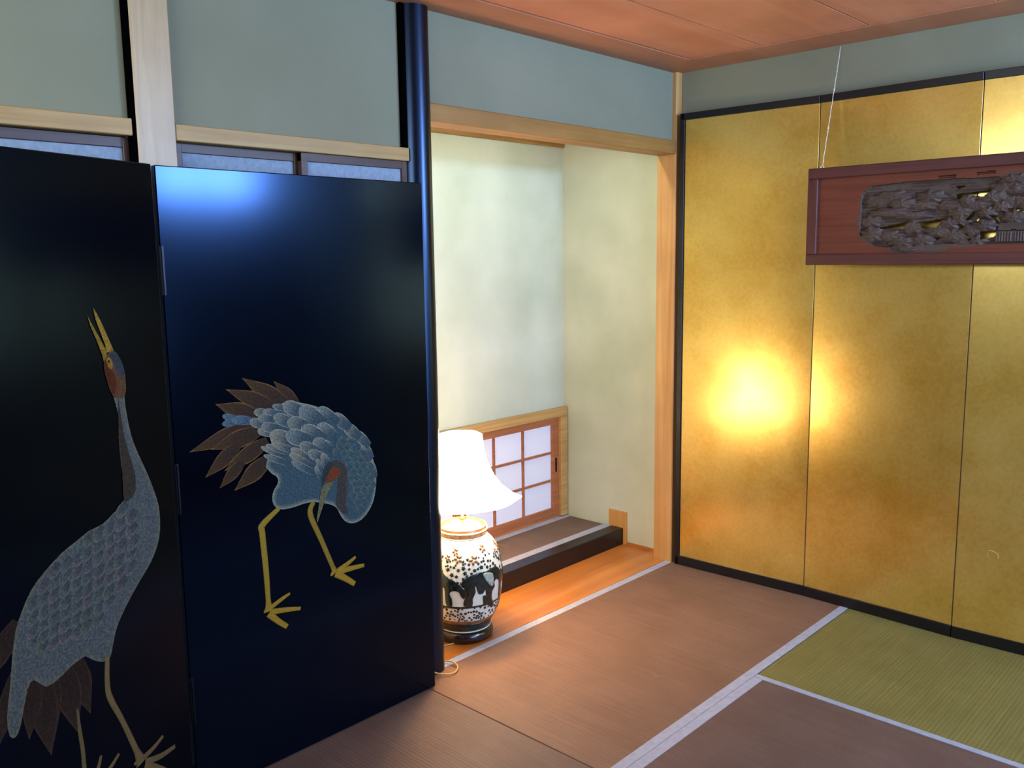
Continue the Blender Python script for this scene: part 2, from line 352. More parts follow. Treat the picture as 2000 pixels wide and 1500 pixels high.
# ------------------------------------------------------------ tatami mats
def mat_(x0, x1, y0, y1, mat, label, bord, z0=-.05, z1=0.0, bw=.030, group=None):
    t = thing('tatami_mat', ((x0 + x1) / 2, (y0 + y1) / 2, z0), label, 'mat', group)
    g = .0012
    obj('rush_surface', box(x0 + g, x1 - g, y0 + g, y1 - g, z0, z1 - .0008, .002), mat, t)
    for s in bord:
        a = dict(S=(x0 + g, x1 - g, y0 + g, y0 + bw), N=(x0 + g, x1 - g, y1 - bw, y1 - g), W=(x0 + g, x0 + bw, y0 + g, y1 - g), E=(x1 - bw, x1 - g, y0 + g, y1 - g))[s]
        obj('cloth_border', box(*a, z0 + .002, z1 + .0004, .0004), M['border'], t)
    return t
mat_(1.912, XR, 1.425, 2.342, M['tat_brown'], 'brown tatami mat along the alcove, with pale borders on both long sides', 'NS', bw=.036)
mat_(.20, 1.912, 1.425, 2.342, M['tat_mauve'], 'brown tatami mat at bottom centre, end to end with the alcove mat', 'NS')
mat_(2.745, XR, -.28, 1.425, M['tat_olive'], 'olive green tatami mat lying against the foot of the gold screen', 'WE', bw=.027)
mat_(1.03, 2.745, .51, 1.425, M['tat_mauve'], 'grey brown tatami mat at the bottom right edge, before the olive mat', 'NS', bw=.036)
mat_(1.03, 2.745, -.40, .51, M['tat_mauve'], 'tatami mat outside the picture behind the grey brown one', 'NS')
mat_(.11, 1.03, -.29, 1.425, M['tat_mauve'], 'tatami mat outside the picture under the viewer', 'WE')
mat_(XL, .11, -.29, 1.425, M['tat_mauve'], 'tatami mat outside the picture left of the viewer', 'WE')
mat_(XL, .20, 1.425, 2.342, M['tat_mauve'], 'tatami mat hidden behind the left crane panel', 'NS')
mat_(1.96, 3.635, 2.727, YB - .001, M['tat_alcove'], 'small tatami mat on the raised alcove platform below the paper window', 'NS', .0, .084, .05)
# far part of the room floor, outside the picture
obj('floor_board', box(XL, XR, YN, -.401, -.05, -.001), M['tat_mauve'], fl)
obj('floor_board', box(2.745, XR, -.40, -.281, -.05, -.001), M['tat_mauve'], fl)
obj('floor_board', box(XL, 1.03, -.40, -.291, -.05, -.001), M['tat_mauve'], fl)

# ------------------------------------------------------------ gold folding screen
gs = thing('gold_screen', (3.575, 1.4, 0), 'tall gold leaf folding screen in a thin black lacquer frame along the right wall', 'screen')
folds = [2.285, 1.632, 1.012, .392, -.228]
XO = [0, .022, -.002, .018, 0]
gx = lambda y: 3.565 + next(XO[i] + (XO[i + 1] - XO[i]) * (folds[i] - y) / (folds[i] - folds[i + 1]) for i in range(4) if folds[i + 1] <= y <= folds[i])
ANG = [math.degrees(math.atan((XO[i + 1] - XO[i]) / (folds[i] - folds[i + 1]))) for i in range(4)]
ZT = 2.137; FW = .030
def gframe(parent, f, name, pts2, mat, T):
    pass
for i in range(4):
    ya, yb = folds[i], folds[i + 1]; ym = (ya + yb) / 2; an = radians(ANG[i])
    def rot(bm, an=an, ya=ya, xo=XO[i]):
        bmesh.ops.rotate(bm, verts=bm.verts, cent=(3.565, ya, 0), matrix=Matrix.Rotation(an, 3, 'Z')); bmesh.ops.translate(bm, verts=bm.verts, vec=(xo, 0, 0)); return bm
    hb = .046
    la = FW * .8 if i == 0 else .0; 
    obj('gold_panel', rot(box(3.565, 3.575, yb + .0025, ya - la - .0015, hb - .004, ZT - FW + .002, .0004)), M['gold'], gs)
    obj('top_rail', rot(box(3.557, 3.576, yb + .001, ya - .001, ZT - FW, ZT, .0015)), M['frame_lacq'], gs)
    obj('bottom_rail', rot(box(3.557, 3.576, yb + .001, ya - .001, 0.001, hb, .0015)), M['frame_lacq'], gs)
    if i == 0: obj('side_rail', rot(box(3.557, 3.576, ya - FW * .8, ya, .001, ZT, .0015)), M['frame_lacq'], gs)
    obj('fold_strip', rot(box(3.5658, 3.576, yb - .0024, yb + .0024, hb, ZT - FW)), M['foldc'], gs)
obj('scratch_mark', tube(smooth_line([(gx(.88), .900, .350), (gx(.88), .900, .375), (gx(.88), .885, .376), (gx(.88), .868, .368), (gx(.88), .866, .352)], 3), .0009, 5), plain('pale_scratch', 'd8c878', .7), gs)
obj('scratch_mark', tube([(gx(2.1), 2.108, .132), (gx(2.1), 2.103, .142), (gx(2.1), 2.098, .133)], .001, 5), plain('brown_scratch', '7a4a18', .7), gs)

# ------------------------------------------------------------ black crane screen
D = {"c2_body":[[0.3342,1.0893],[0.3589,1.0896],[0.3899,1.0834],[0.4245,1.0728],[0.4596,1.0589],[0.492,1.0417],[0.5251,1.0271],[0.5482,1.0065],[0.5785,0.9831],[0.6089,0.949],[0.6326,0.9124],[0.6491,0.8736],[0.6605,0.8382],[0.6627,0.8044],[0.657,0.7598],[0.6442,0.7228],[0.6188,0.6918],[0.5889,0.6758],[0.5567,0.6758],[0.5326,0.6904],[0.5164,0.7149],[0.507,0.7348],[0.4905,0.7487],[0.4673,0.7596],[0.4442,0.7675],[0.4182,0.7746],[0.3857,0.7759],[0.3535,0.773],[0.3159,0.7743],[0.2949,0.7845],[0.2852,0.8005],[0.284,0.8173],[0.2888,0.8356],[0.302,0.8523],[0.3058,0.8653],[0.3004,0.8774],[0.2858,0.8884],[0.2732,0.9045],[0.2686,0.9121],[0.2765,0.9338],[0.293,0.9582],[0.2866,1.0026],[0.2985,1.0522],[0.3121,1.0773]],
"c2_neck":[[0.4942,0.887],[0.5181,0.8865],[0.538,0.8697],[0.5491,0.8471],[0.5498,0.8115],[0.5435,0.7683],[0.5403,0.7393],[0.5477,0.7108],[0.5302,0.7118],[0.5104,0.734],[0.5028,0.7534],[0.5108,0.7899],[0.5149,0.8243],[0.5228,0.8432],[0.5134,0.8625],[0.4949,0.8689]],
"c2_cap":[[0.4789,0.8863],[0.4941,0.8864],[0.4949,0.8689],[0.4841,0.8564],[0.4749,0.8408],[0.464,0.8256],[0.4552,0.8172],[0.4537,0.8334],[0.4571,0.8529],[0.4664,0.8713]],
"c2_face":[[0.495,0.8703],[0.5167,0.859],[0.5244,0.84],[0.505,0.8306],[0.4927,0.8243],[0.4773,0.8229],[0.4691,0.8275],[0.475,0.8422],[0.4841,0.855]],
"c2_eye":[[0.47,0.8374],[0.4732,0.8406],[0.4774,0.8369],[0.4745,0.8328]],
"c2_beak":[[0.4602,0.8177],[0.474,0.823],[0.4943,0.8225],[0.4886,0.812],[0.4724,0.792],[0.4535,0.7524],[0.4328,0.7078],[0.4299,0.7171],[0.4406,0.7611],[0.4473,0.7943]],
"c2_feath":[[0.2392,1.0752,0.2874,1.0672,0.0237],[0.267,1.074,0.3261,1.0551,0.0243],[0.299,1.0858,0.3484,1.0697,0.0185],[0.2248,1.0521,0.2822,1.029,0.0283],[0.2514,1.0589,0.3129,1.0393,0.0272],[0.2476,1.0208,0.3077,1.002,0.0257],[0.2601,1.0323,0.3236,1.0132,0.0304],[0.6448,0.8593,0.6609,0.8048,0.0224],[0.6117,0.9307,0.6489,0.8676,0.03],[0.5847,0.9646,0.6398,0.9112,0.035],[0.5441,0.9941,0.6051,0.9437,0.0382],[0.5033,1.0316,0.5678,0.9789,0.0406],[0.3018,1.0558,0.3675,1.0203,0.0358],[0.3339,1.0852,0.4071,1.0479,0.0442],[0.448,1.0562,0.5238,1.0,0.0465],[0.389,1.067,0.4765,1.0013,0.0566],[0.3458,1.0345,0.4238,1.0007,0.045],[0.4487,1.0082,0.5178,0.9489,0.0465],[0.3921,1.0083,0.4742,0.956,0.0494],[0.2852,1.0055,0.3769,0.9634,0.0472],[0.3387,0.9972,0.428,0.9578,0.0485],[0.4333,0.9654,0.4956,0.9151,0.04],[0.255,0.9727,0.3373,0.9285,0.0186],[0.2623,0.9472,0.3484,0.9044,0.0188],[0.2715,0.9753,0.3502,0.9373,0.0194],[0.291,0.9762,0.3754,0.9358,0.0209],[0.383,0.9596,0.4523,0.9197,0.0364],[0.3526,0.9508,0.431,0.8921,0.0293],[0.347,0.9351,0.4303,0.878,0.0245],[0.3519,0.9121,0.4359,0.8598,0.0215],[0.412,0.9323,0.471,0.8963,0.0319],[0.4338,0.883,0.4578,0.8355,0.0188],[0.4399,0.9047,0.4652,0.8485,0.0201],[0.4589,0.9185,0.4833,0.8739,0.0252]],
"c2_small":[[0.5221,0.9574,0.5465,0.936,0.0212],[0.5514,0.9508,0.5762,0.9292,0.0215],[0.5131,0.9407,0.5372,0.9192,0.0211],[0.5349,0.9351,0.5593,0.9135,0.0213],[0.5621,0.9295,0.5869,0.9077,0.0216],[0.4988,0.9235,0.5225,0.902,0.021],[0.5251,0.9178,0.5492,0.8961,0.0213],[0.5496,0.9123,0.5741,0.8904,0.0216],[0.5727,0.9104,0.5975,0.8884,0.0218],[0.5986,0.9059,0.6238,0.8837,0.0221],[0.5343,0.898,0.5584,0.8762,0.0215],[0.5622,0.8939,0.5867,0.8718,0.0218],[0.5841,0.89,0.609,0.8677,0.0221],[0.611,0.8849,0.6362,0.8625,0.0223],[0.5447,0.8769,0.5688,0.8548,0.0217],[0.5694,0.8719,0.5938,0.8496,0.0219],[0.594,0.8663,0.6188,0.8438,0.0222],[0.6246,0.8595,0.6498,0.8368,0.0225],[0.5585,0.8527,0.5826,0.8303,0.022],[0.582,0.8513,0.6065,0.8288,0.0222],[0.6085,0.8466,0.6333,0.8239,0.0224],[0.634,0.8379,0.6591,0.815,0.0227],[0.5474,0.8372,0.5711,0.8148,0.0219],[0.5682,0.8349,0.5922,0.8124,0.0221],[0.5928,0.8297,0.6171,0.807,0.0223],[0.6222,0.8242,0.6469,0.8013,0.0226],[0.5592,0.8151,0.5829,0.7925,0.0221],[0.5804,0.8113,0.6043,0.7885,0.0223],[0.6048,0.8064,0.6291,0.7835,0.0225],[0.632,0.7988,0.6566,0.7757,0.0228],[0.5708,0.7927,0.5944,0.77,0.0222],[0.5967,0.7883,0.6207,0.7653,0.0226],[0.6221,0.782,0.6463,0.7588,0.0228],[0.5542,0.7761,0.5773,0.7533,0.0222],[0.5822,0.7703,0.6056,0.7474,0.0224],[0.608,0.7655,0.6318,0.7424,0.0227],[0.5697,0.7531,0.5927,0.7301,0.0224],[0.5902,0.7511,0.6135,0.728,0.0226],[0.5814,0.7313,0.6042,0.7082,0.0225]],
"c2_tail":[[0.3078,1.1569,0.3863,1.0759,0.0372],[0.2091,1.176,0.3539,1.0773,0.0521],[0.1581,1.1503,0.3094,1.0776,0.0483],[0.1245,1.1131,0.2586,1.0568,0.0534],[0.0409,0.9931,0.2454,1.0394,0.0522],[0.1023,0.99,0.2563,1.0184,0.0535],[0.0816,0.9153,0.1885,0.9907,0.0445],[0.1388,0.9232,0.279,0.9869,0.0498],[0.122,0.8776,0.1971,0.9398,0.0368],[0.1656,0.8615,0.2822,0.9357,0.0546]],
"c2_bluetail":[[0.1432,1.0786,0.1929,1.0597,0.0205],[0.1405,1.055,0.1927,1.0565,0.02],[0.1698,1.0641,0.24,1.0496,0.0268]],
"c2_leg1":[[0.3034,0.7802,0.0139],[0.247,0.7431,0.0209],[0.2449,0.719,0.0197],[0.2503,0.611,0.0186],[0.2522,0.5171,0.0163],[0.2518,0.479,0.0277]],
"c2_leg2":[[0.4232,0.7734,0.015],[0.4091,0.7389,0.0189],[0.4442,0.6493,0.0166],[0.4816,0.5537,0.0156],[0.4912,0.5311,0.0286]],
"c2_toes":[[[0.2588,0.4886,0.015],[0.295,0.503,0.0128],[0.3256,0.5129,0.0078]],[[0.2549,0.4763,0.0188],[0.3124,0.466,0.0156],[0.3597,0.4555,0.0107]],[[0.2515,0.4732,0.0226],[0.2816,0.4399,0.0179],[0.3107,0.4131,0.0156]],[[0.2508,0.494,0.0163],[0.2373,0.4794,0.0062]],[[0.5009,0.5372,0.0158],[0.5395,0.5492,0.0146],[0.5698,0.5625,0.0089]],[[0.4948,0.5314,0.0201],[0.5459,0.5298,0.0176],[0.6013,0.5261,0.0121]],[[0.4911,0.5293,0.0243],[0.5262,0.5038,0.0204],[0.5619,0.4746,0.0163]],[[0.4896,0.5422,0.0185],[0.4731,0.5263,0.007]]],
"c1_body":[[0.0578,0.8141],[0.0716,0.7725],[0.0983,0.7355],[0.1353,0.703],[0.1719,0.667],[0.202,0.6341],[0.2205,0.6062],[0.2343,0.5722],[0.2447,0.5459],[0.268,0.544],[0.2963,0.5623],[0.3143,0.5789],[0.3338,0.5769],[0.3532,0.573],[0.387,0.5593],[0.4236,0.5539],[0.4511,0.5832],[0.4696,0.5699],[0.4938,0.4979],[0.5084,0.4777],[0.5216,0.4887],[0.523,0.533],[0.5075,0.6038],[0.4978,0.6581],[0.4841,0.7108],[0.4684,0.7434],[0.4387,0.787],[0.4011,0.8172],[0.3535,0.8454],[0.3052,0.8629],[0.2752,0.8745],[0.2351,0.8794],[0.2028,0.8958],[0.1695,0.9147],[0.1617,0.9408],[0.166,1.0064],[0.1668,1.079],[0.1637,1.1376],[0.1729,1.1768],[0.1769,1.2149],[0.1719,1.2391],[0.1545,1.2327],[0.1366,1.2283],[0.1347,1.2091],[0.14,1.1761],[0.1378,1.1332],[0.1276,1.0714],[0.1103,1.0244],[0.0874,0.9708],[0.0692,0.9217],[0.0564,0.8731]],
"c1_stripe":[[0.1605,1.1707],[0.1527,1.089],[0.1378,1.0216],[0.1259,0.9755],[0.13,0.9327],[0.1533,0.9169],[0.1675,0.9249],[0.1649,1.0061],[0.1658,1.0788]],
"c1_up":[[0.2138,1.3964],[0.2052,1.3847],[0.1887,1.3514],[0.1745,1.3176],[0.1633,1.291],[0.1851,1.2867],[0.1871,1.3065],[0.1977,1.3359],[0.2092,1.369]],
"c1_lo":[[0.2309,1.3792],[0.2201,1.3578],[0.2014,1.3241],[0.1866,1.2963],[0.1843,1.2838],[0.1946,1.2665],[0.1979,1.2832],[0.2115,1.321],[0.2252,1.3542]],
"c1_cap":[[0.1751,1.2857],[0.1595,1.2873],[0.1458,1.2692],[0.1367,1.2431],[0.1361,1.2283],[0.15,1.2259],[0.1614,1.2419],[0.1696,1.2636],[0.1809,1.2772]],
"c1_eyep":[[0.1867,1.2705],[0.176,1.2759],[0.1694,1.2595],[0.1727,1.2466],[0.1833,1.2529]],
"c1_eye":[[0.1835,1.2669],[0.1792,1.2688],[0.1765,1.2652],[0.1804,1.2624]],
"c1_throat":[[0.1946,1.2665],[0.1855,1.2716],[0.1833,1.2529],[0.1694,1.2388],[0.1616,1.2128],[0.171,1.1807],[0.1835,1.1992],[0.1911,1.225],[0.1951,1.2461]],
"c1_headbase":[[0.1946,1.2665],[0.1774,1.2871],[0.1595,1.2873],[0.1367,1.2431],[0.1347,1.2091],[0.14,1.1761],[0.1729,1.1768],[0.1911,1.225]],
"c1_small":[[0.458,0.6588,0.4316,0.6839,0.0246],[0.4379,0.6351,0.411,0.6602,0.0248],[0.4557,0.6816,0.4293,0.7069,0.0247],[0.4326,0.6599,0.4057,0.6853,0.025],[0.4086,0.634,0.381,0.6595,0.0254],[0.4527,0.7106,0.4263,0.7362,0.0248],[0.4292,0.6861,0.4022,0.7118,0.0252],[0.4029,0.6623,0.3753,0.6881,0.0255],[0.3789,0.6359,0.3506,0.6617,0.0259],[0.4516,0.7417,0.4252,0.7676,0.025],[0.4265,0.712,0.3994,0.7379,0.0253],[0.4028,0.6892,0.3752,0.7152,0.0256],[0.3769,0.6615,0.3486,0.6876,0.026],[0.3464,0.6316,0.3173,0.6578,0.0264],[0.4248,0.7447,0.3978,0.7709,0.0254],[0.3997,0.7181,0.3721,0.7444,0.0257],[0.3725,0.6915,0.3442,0.7179,0.0261],[0.3448,0.6652,0.3157,0.6917,0.0266],[0.3198,0.6358,0.29,0.6622,0.0269],[0.4212,0.772,0.3942,0.7985,0.0255],[0.3968,0.743,0.3691,0.7695,0.0259],[0.3678,0.7156,0.3394,0.7422,0.0263],[0.3423,0.6949,0.3133,0.7217,0.0267],[0.3168,0.6646,0.287,0.6914,0.0271],[0.2879,0.64,0.2574,0.667,0.0275],[0.3884,0.7725,0.3607,0.7995,0.0261],[0.3678,0.7449,0.3395,0.7718,0.0264],[0.3366,0.7188,0.3074,0.7459,0.0269],[0.3087,0.6957,0.2789,0.7229,0.0272],[0.2815,0.6649,0.2509,0.6921,0.0276],[0.3911,0.7978,0.3635,0.8249,0.0261],[0.3644,0.7779,0.3361,0.8051,0.0265],[0.3382,0.7477,0.3091,0.7751,0.027],[0.308,0.7208,0.2781,0.7482,0.0274],[0.2806,0.6987,0.25,0.7263,0.0278],[0.2531,0.6696,0.2217,0.6972,0.0282],[0.3605,0.8012,0.3321,0.8287,0.0267],[0.3315,0.7757,0.3023,0.8034,0.0272],[0.3068,0.7534,0.277,0.7812,0.0275],[0.2766,0.7283,0.246,0.7562,0.028],[0.2495,0.6962,0.2182,0.7241,0.0283],[0.3277,0.8036,0.2985,0.8316,0.0273],[0.3,0.7782,0.2701,0.8063,0.0277],[0.2733,0.7537,0.2427,0.7819,0.0281],[0.2446,0.7281,0.2132,0.7564,0.0285],[0.2121,0.7006,0.1798,0.729,0.029],[0.3024,0.8086,0.2727,0.8369,0.0277],[0.2731,0.7873,0.2425,0.8158,0.0282],[0.2398,0.7555,0.2083,0.7841,0.0287],[0.2142,0.7315,0.182,0.7602,0.0291],[0.2955,0.8409,0.2656,0.8696,0.028],[0.2701,0.8174,0.2395,0.8462,0.0284],[0.2398,0.7906,0.2084,0.8195,0.0288],[0.2123,0.7595,0.1801,0.7885,0.0293],[0.18,0.7321,0.147,0.7612,0.0297],[0.265,0.8438,0.2344,0.873,0.0286],[0.2331,0.8182,0.2016,0.8475,0.0291],[0.2059,0.7945,0.1737,0.8239,0.0294],[0.1772,0.765,0.1441,0.7945,0.0299],[0.2332,0.8488,0.2017,0.8784,0.0292],[0.2053,0.8254,0.1732,0.8551,0.0295],[0.1684,0.792,0.1352,0.8219,0.0302],[0.2009,0.8501,0.1687,0.8801,0.0297],[0.1693,0.8243,0.1362,0.8544,0.0302],[0.1934,0.8821,0.1611,0.9126,0.03],[0.1667,0.8567,0.1336,0.8872,0.0304]],
"c1_tail":[[0.5768,0.6177,0.4779,0.7316,0.0551],[0.5536,0.4707,0.484,0.6323,0.0511],[0.314,0.4334,0.3467,0.5911,0.0604],[0.3533,0.4062,0.3755,0.5831,0.0667],[0.416,0.4174,0.4109,0.5909,0.053],[0.4262,0.3875,0.4374,0.5909,0.0713],[0.4774,0.4529,0.4497,0.5966,0.0524]],
"c1_leg1":[[0.2531,0.5496,0.0139],[0.2593,0.4863,0.0159],[0.2546,0.4441,0.017],[0.2226,0.3649,0.0144],[0.188,0.2678,0.0171],[0.1749,0.2276,0.0383]],
"c1_leg2":[[0.3488,0.4648,0.0045],[0.3472,0.4038,0.011],[0.3439,0.3544,0.012],[0.3436,0.2842,0.0131],[0.3359,0.2621,0.0236]],
"c1_toes":[[[0.1741,0.2366,0.0163],[0.1327,0.2467,0.0134],[0.0987,0.2609,0.0092]],[[0.1639,0.2237,0.0187],[0.1124,0.2113,0.0161],[0.0605,0.2109,0.0119]],[[0.1645,0.2169,0.0219],[0.1101,0.1712,0.0172],[0.0767,0.1371,0.0118]],[[0.1764,0.2425,0.0163],[0.1994,0.236,0.0084]],[[0.3238,0.2592,0.0124],[0.3058,0.2888,0.0116],[0.2945,0.3158,0.0078]],[[0.3218,0.2536,0.0123],[0.2799,0.2649,0.0128],[0.2421,0.291,0.0091]],[[0.3359,0.2621,0.0122],[0.2792,0.2191,0.0129],[0.2395,0.1906,0.0093]]],
"v_eleph":[[-2.3854,0.2693],[-2.2966,0.2881],[-2.1192,0.2995],[-1.9034,0.3062],[-1.7279,0.3046],[-1.5145,0.3099],[-1.2999,0.3061],[-1.187,0.2845],[-1.1529,0.2585],[-1.2609,0.2483],[-1.3744,0.2601],[-1.4677,0.2508],[-1.4434,0.2333],[-1.5348,0.2173],[-1.5337,0.1882],[-1.3976,0.1517],[-1.5699,0.1538],[-1.6833,0.1781],[-1.7344,0.2097],[-1.7687,0.2355],[-1.8244,0.2211],[-1.9499,0.221],[-2.0043,0.247],[-2.0528,0.2557],[-2.0299,0.2313],[-2.1067,0.2043],[-2.1157,0.1746],[-2.3369,0.1773],[-2.3077,0.2069],[-2.2437,0.2269],[-2.2788,0.2435],[-2.3625,0.2557]],
"v_ear":[[-1.8081,0.2977],[-1.6692,0.2987],[-1.5196,0.2887],[-1.4931,0.2678],[-1.5237,0.2413],[-1.631,0.2462],[-1.7184,0.2654],[-1.7855,0.2814]],
"v_calf":[[-2.8397,0.2759],[-2.6753,0.2867],[-2.5211,0.2748],[-2.3987,0.2597],[-2.2788,0.2435],[-2.2513,0.2228],[-2.3326,0.2071],[-2.405,0.2196],[-2.4513,0.2359],[-2.6002,0.2391],[-2.6956,0.2254],[-2.6363,0.2059],[-2.6401,0.1738],[-2.7666,0.1716],[-2.8106,0.1898],[-2.8135,0.2353]],
"v_leg":[[-1.8376,0.2093],[-1.7498,0.2103],[-1.6736,0.167],[-1.806,0.1723]],
"v_flow":[[-2.4608,0.3616,0.011],[-2.0342,0.3549,0.012],[-1.6942,0.3891,0.01],[-0.9822,0.386,0.009],[-1.8768,0.1284,0.011],[-1.1937,0.3636,0.008]],
"b_cart":[[1.4104,1.6993],[1.4049,1.7247],[1.3691,1.7525],[1.235,1.7605],[0.914,1.7584],[0.8439,1.7603]],
"b_cart2":[[0.8293,1.5249],[1.1029,1.5264],[1.3113,1.5198],[1.3546,1.5248],[1.3908,1.5516],[1.4092,1.5694]],
"b_holes":[[[1.3276,1.595],[1.2359,1.6109],[1.2555,1.5885],[1.323,1.5885]],[[1.1867,1.607],[1.1096,1.6165],[1.1299,1.5906],[1.1736,1.5879]],[[1.0676,1.7334],[1.0392,1.7356],[1.0408,1.7297],[1.0594,1.7229]],[[1.0603,1.7049],[0.9782,1.7101],[0.9772,1.6923],[1.0052,1.6959],[1.0241,1.7009],[1.0425,1.692],[1.0557,1.6907]],[[0.9744,1.7079],[0.944,1.7178],[0.9647,1.6995],[0.9738,1.6968]],[[1.0056,1.6384],[0.9952,1.6379],[1.0153,1.6101],[1.0249,1.6132]],[[0.9475,1.6221],[0.9274,1.6212],[0.9191,1.6033],[0.9259,1.5957],[0.9321,1.6077]],[[0.9736,1.5656],[0.9279,1.5683],[0.9342,1.5507],[0.9722,1.5417]],[[0.8598,1.68],[0.8362,1.6928],[0.835,1.6729],[0.8539,1.6694]],[[1.0505,1.5961],[1.0364,1.5948],[1.0356,1.5803],[1.046,1.5839]],[[1.0297,1.564],[1.0157,1.5636],[1.0196,1.5517]],[[0.8912,1.6458],[0.8726,1.6472],[0.8782,1.6359]],[[0.8575,1.7277],[0.8389,1.736],[0.8382,1.7246],[0.8585,1.7163]],[[1.1325,1.5496],[1.1129,1.5524],[1.1233,1.5403]],[[1.021,1.5437],[1.0034,1.5457],[1.0074,1.5353]],[[0.9947,1.6101],[0.9813,1.6167],[0.9896,1.6047]],[[0.9075,1.6372],[0.8953,1.6359],[0.9054,1.6254]]],
"b_cl":[[1.2104,1.5933,0.0494,0.0269],[1.2489,1.5377,0.0539,0.0224],[1.1753,1.5423,0.0494,0.0269],[1.1339,1.5146,0.0539,0.0162],[1.2351,1.51,0.0583,0.0162],[1.1213,1.5781,0.0494,0.0269],[1.0697,1.5603,0.0539,0.0269],[1.0796,1.6012,0.0449,0.0224],[1.0434,1.64,0.0494,0.0224],[0.9958,1.6617,0.0539,0.0224],[1.0831,1.666,0.0494,0.0224],[1.0269,1.6832,0.0314,0.018],[0.946,1.6906,0.0539,0.0247],[0.9045,1.7192,0.0539,0.0247],[0.878,1.7482,0.0494,0.0202],[0.8585,1.7163,0.0404,0.0224],[0.8908,1.6682,0.0404,0.0224],[0.9574,1.6363,0.0359,0.0224],[0.9113,1.6537,0.0359,0.0224],[0.87,1.617,0.0404,0.0269],[0.8473,1.6468,0.0404,0.0224],[0.962,1.5891,0.0449,0.0224],[1.0058,1.5746,0.0404,0.0224],[1.03,1.535,0.0494,0.0202],[1.0457,1.612,0.0404,0.0224],[0.985,1.538,0.0404,0.018],[1.3719,1.6201,0.0494,0.0224],[1.3609,1.5681,0.0494,0.0314],[1.3005,1.5622,0.0539,0.0224],[1.2905,1.7098,0.0763,0.0224],[1.3407,1.6956,0.0673,0.0269],[1.2559,1.6828,0.0583,0.0224],[1.1555,1.7023,0.0539,0.0224],[1.1818,1.6708,0.0628,0.018],[1.2962,1.6511,0.0898,0.018],[1.2124,1.635,0.0808,0.0157]],
"b_slots":[[1.1294,1.7696,1.0658,1.7699],[0.9984,1.773,0.9383,1.7756]],
"b_roof":[[0.9187,1.5955],[0.8479,1.6007],[0.8358,1.5733],[0.9208,1.57]],
"b_wall":[[0.926,1.5662],[0.8322,1.5712],[0.8297,1.5307],[0.9294,1.5309]]}
cs = thing('crane_screen', (1.4, 2.22, 0), 'black lacquer two panel folding screen painted with two white cranes', 'screen')
HT = 1.743
pr = obj('screen_panel', box(1.043, 1.934, 2.221, 2.243, .002, HT, .0025), M['lacq'], cs, label='right panel with the bowed crane')
UL = Vector((-.93692632, -.34952692, 0)); OL = Vector((1.028, 2.205, 0))
NL = Vector((.34952692, -.93692632, 0))
bm = box(0, .89, 0, .022, .002, HT, .0025)
for v in bm.verts: v.co = OL + UL * v.co.x - NL * v.co.y + Vector((0, 0, v.co.z))
pl_ = obj('screen_panel', bm, M['lacq'], cs, label='left panel with the upright crane looking up')
OR_ = Vector((1.043, 2.221, 0)); UR = Vector((1, 0, 0)); NR = Vector((0, -1, 0))
for z0, z1 in ((1.414, 1.541), (.833, .968), (.233, .365)):
    hb = box(1.0385, 1.0425, 2.202, 2.221, z0, z1, .001)
    box(1.0435, 1.052, 2.2192, 2.2210, z0, z1, .0005, hb)
    tube([(1.037, 2.2075, z0 + .002), (1.037, 2.2075, z1 - .002)], .0032, 10, hb)
    obj('hinge', hb, M['iron'], cs)
from mathutils.geometry import delaunay_2d_cdt
def fill2d(bm, P, fine):
    """constrained triangulation of the loop P with interior points every `fine`"""
    n = len(P); x0, x1 = min(p[0] for p in P), max(p[0] for p in P); y0, y1 = min(p[1] for p in P), max(p[1] for p in P)
    pts = [Vector((p[0], p[1])) for p in P]; j = 0; y = y0 + fine * .5
    while y < y1:
        x = x0 + fine * (.5 if j % 2 else 1.0)
        xs = []
        for i in range(n):
            a, b = P[i - 1], P[i]
            if (a[1] > y) != (b[1] > y): xs.append(a[0] + (b[0] - a[0]) * (y - a[1]) / (b[1] - a[1]))
        xs.sort()
        while x < x1:
            k = sum(1 for q in xs if q < x)
            if k % 2 and all(abs(q - x) > fine * .35 for q in xs): pts.append(Vector((x, y)))
            x += fine
        y += fine * .87; j += 1
    vs, es, fs, ov, oe, of = delaunay_2d_cdt(pts, [(i, (i + 1) % n) for i in range(n)], [], 1, 1e-7)
    bv = [bm.verts.new((v[0], v[1], 0)) for v in vs]; out = set()
    for f in fs:
        try: bm.faces.new([bv[k] for k in f])
        except ValueError: pass
    for k, o in enumerate(ov):
        if any(i < n for i in o): out.add(bv[k])
    bmesh.ops.delete(bm, geom=[v for v in bm.verts if not v.link_faces], context='VERTS')
    return {v for v in out if v.is_valid}
class Side:
    def __init__(s, O, U, N, panel): s.O, s.U, s.N, s.panel, s.k = O, U, N, panel, 0
    def P(s, u, z, h): return s.O + s.U * u + Vector((0, 0, z)) + s.N * h
    def layer(s): s.k += 1; return .0003 + s.k * .00002
RS, LS = Side(OR_, UR, NR, pr), Side(OL, UL, NL, pl_)
def colset(bm, fn):
    L = bm.verts.layers.float_color.get('Col') or bm.verts.layers.float_color.new('Col')
    return L
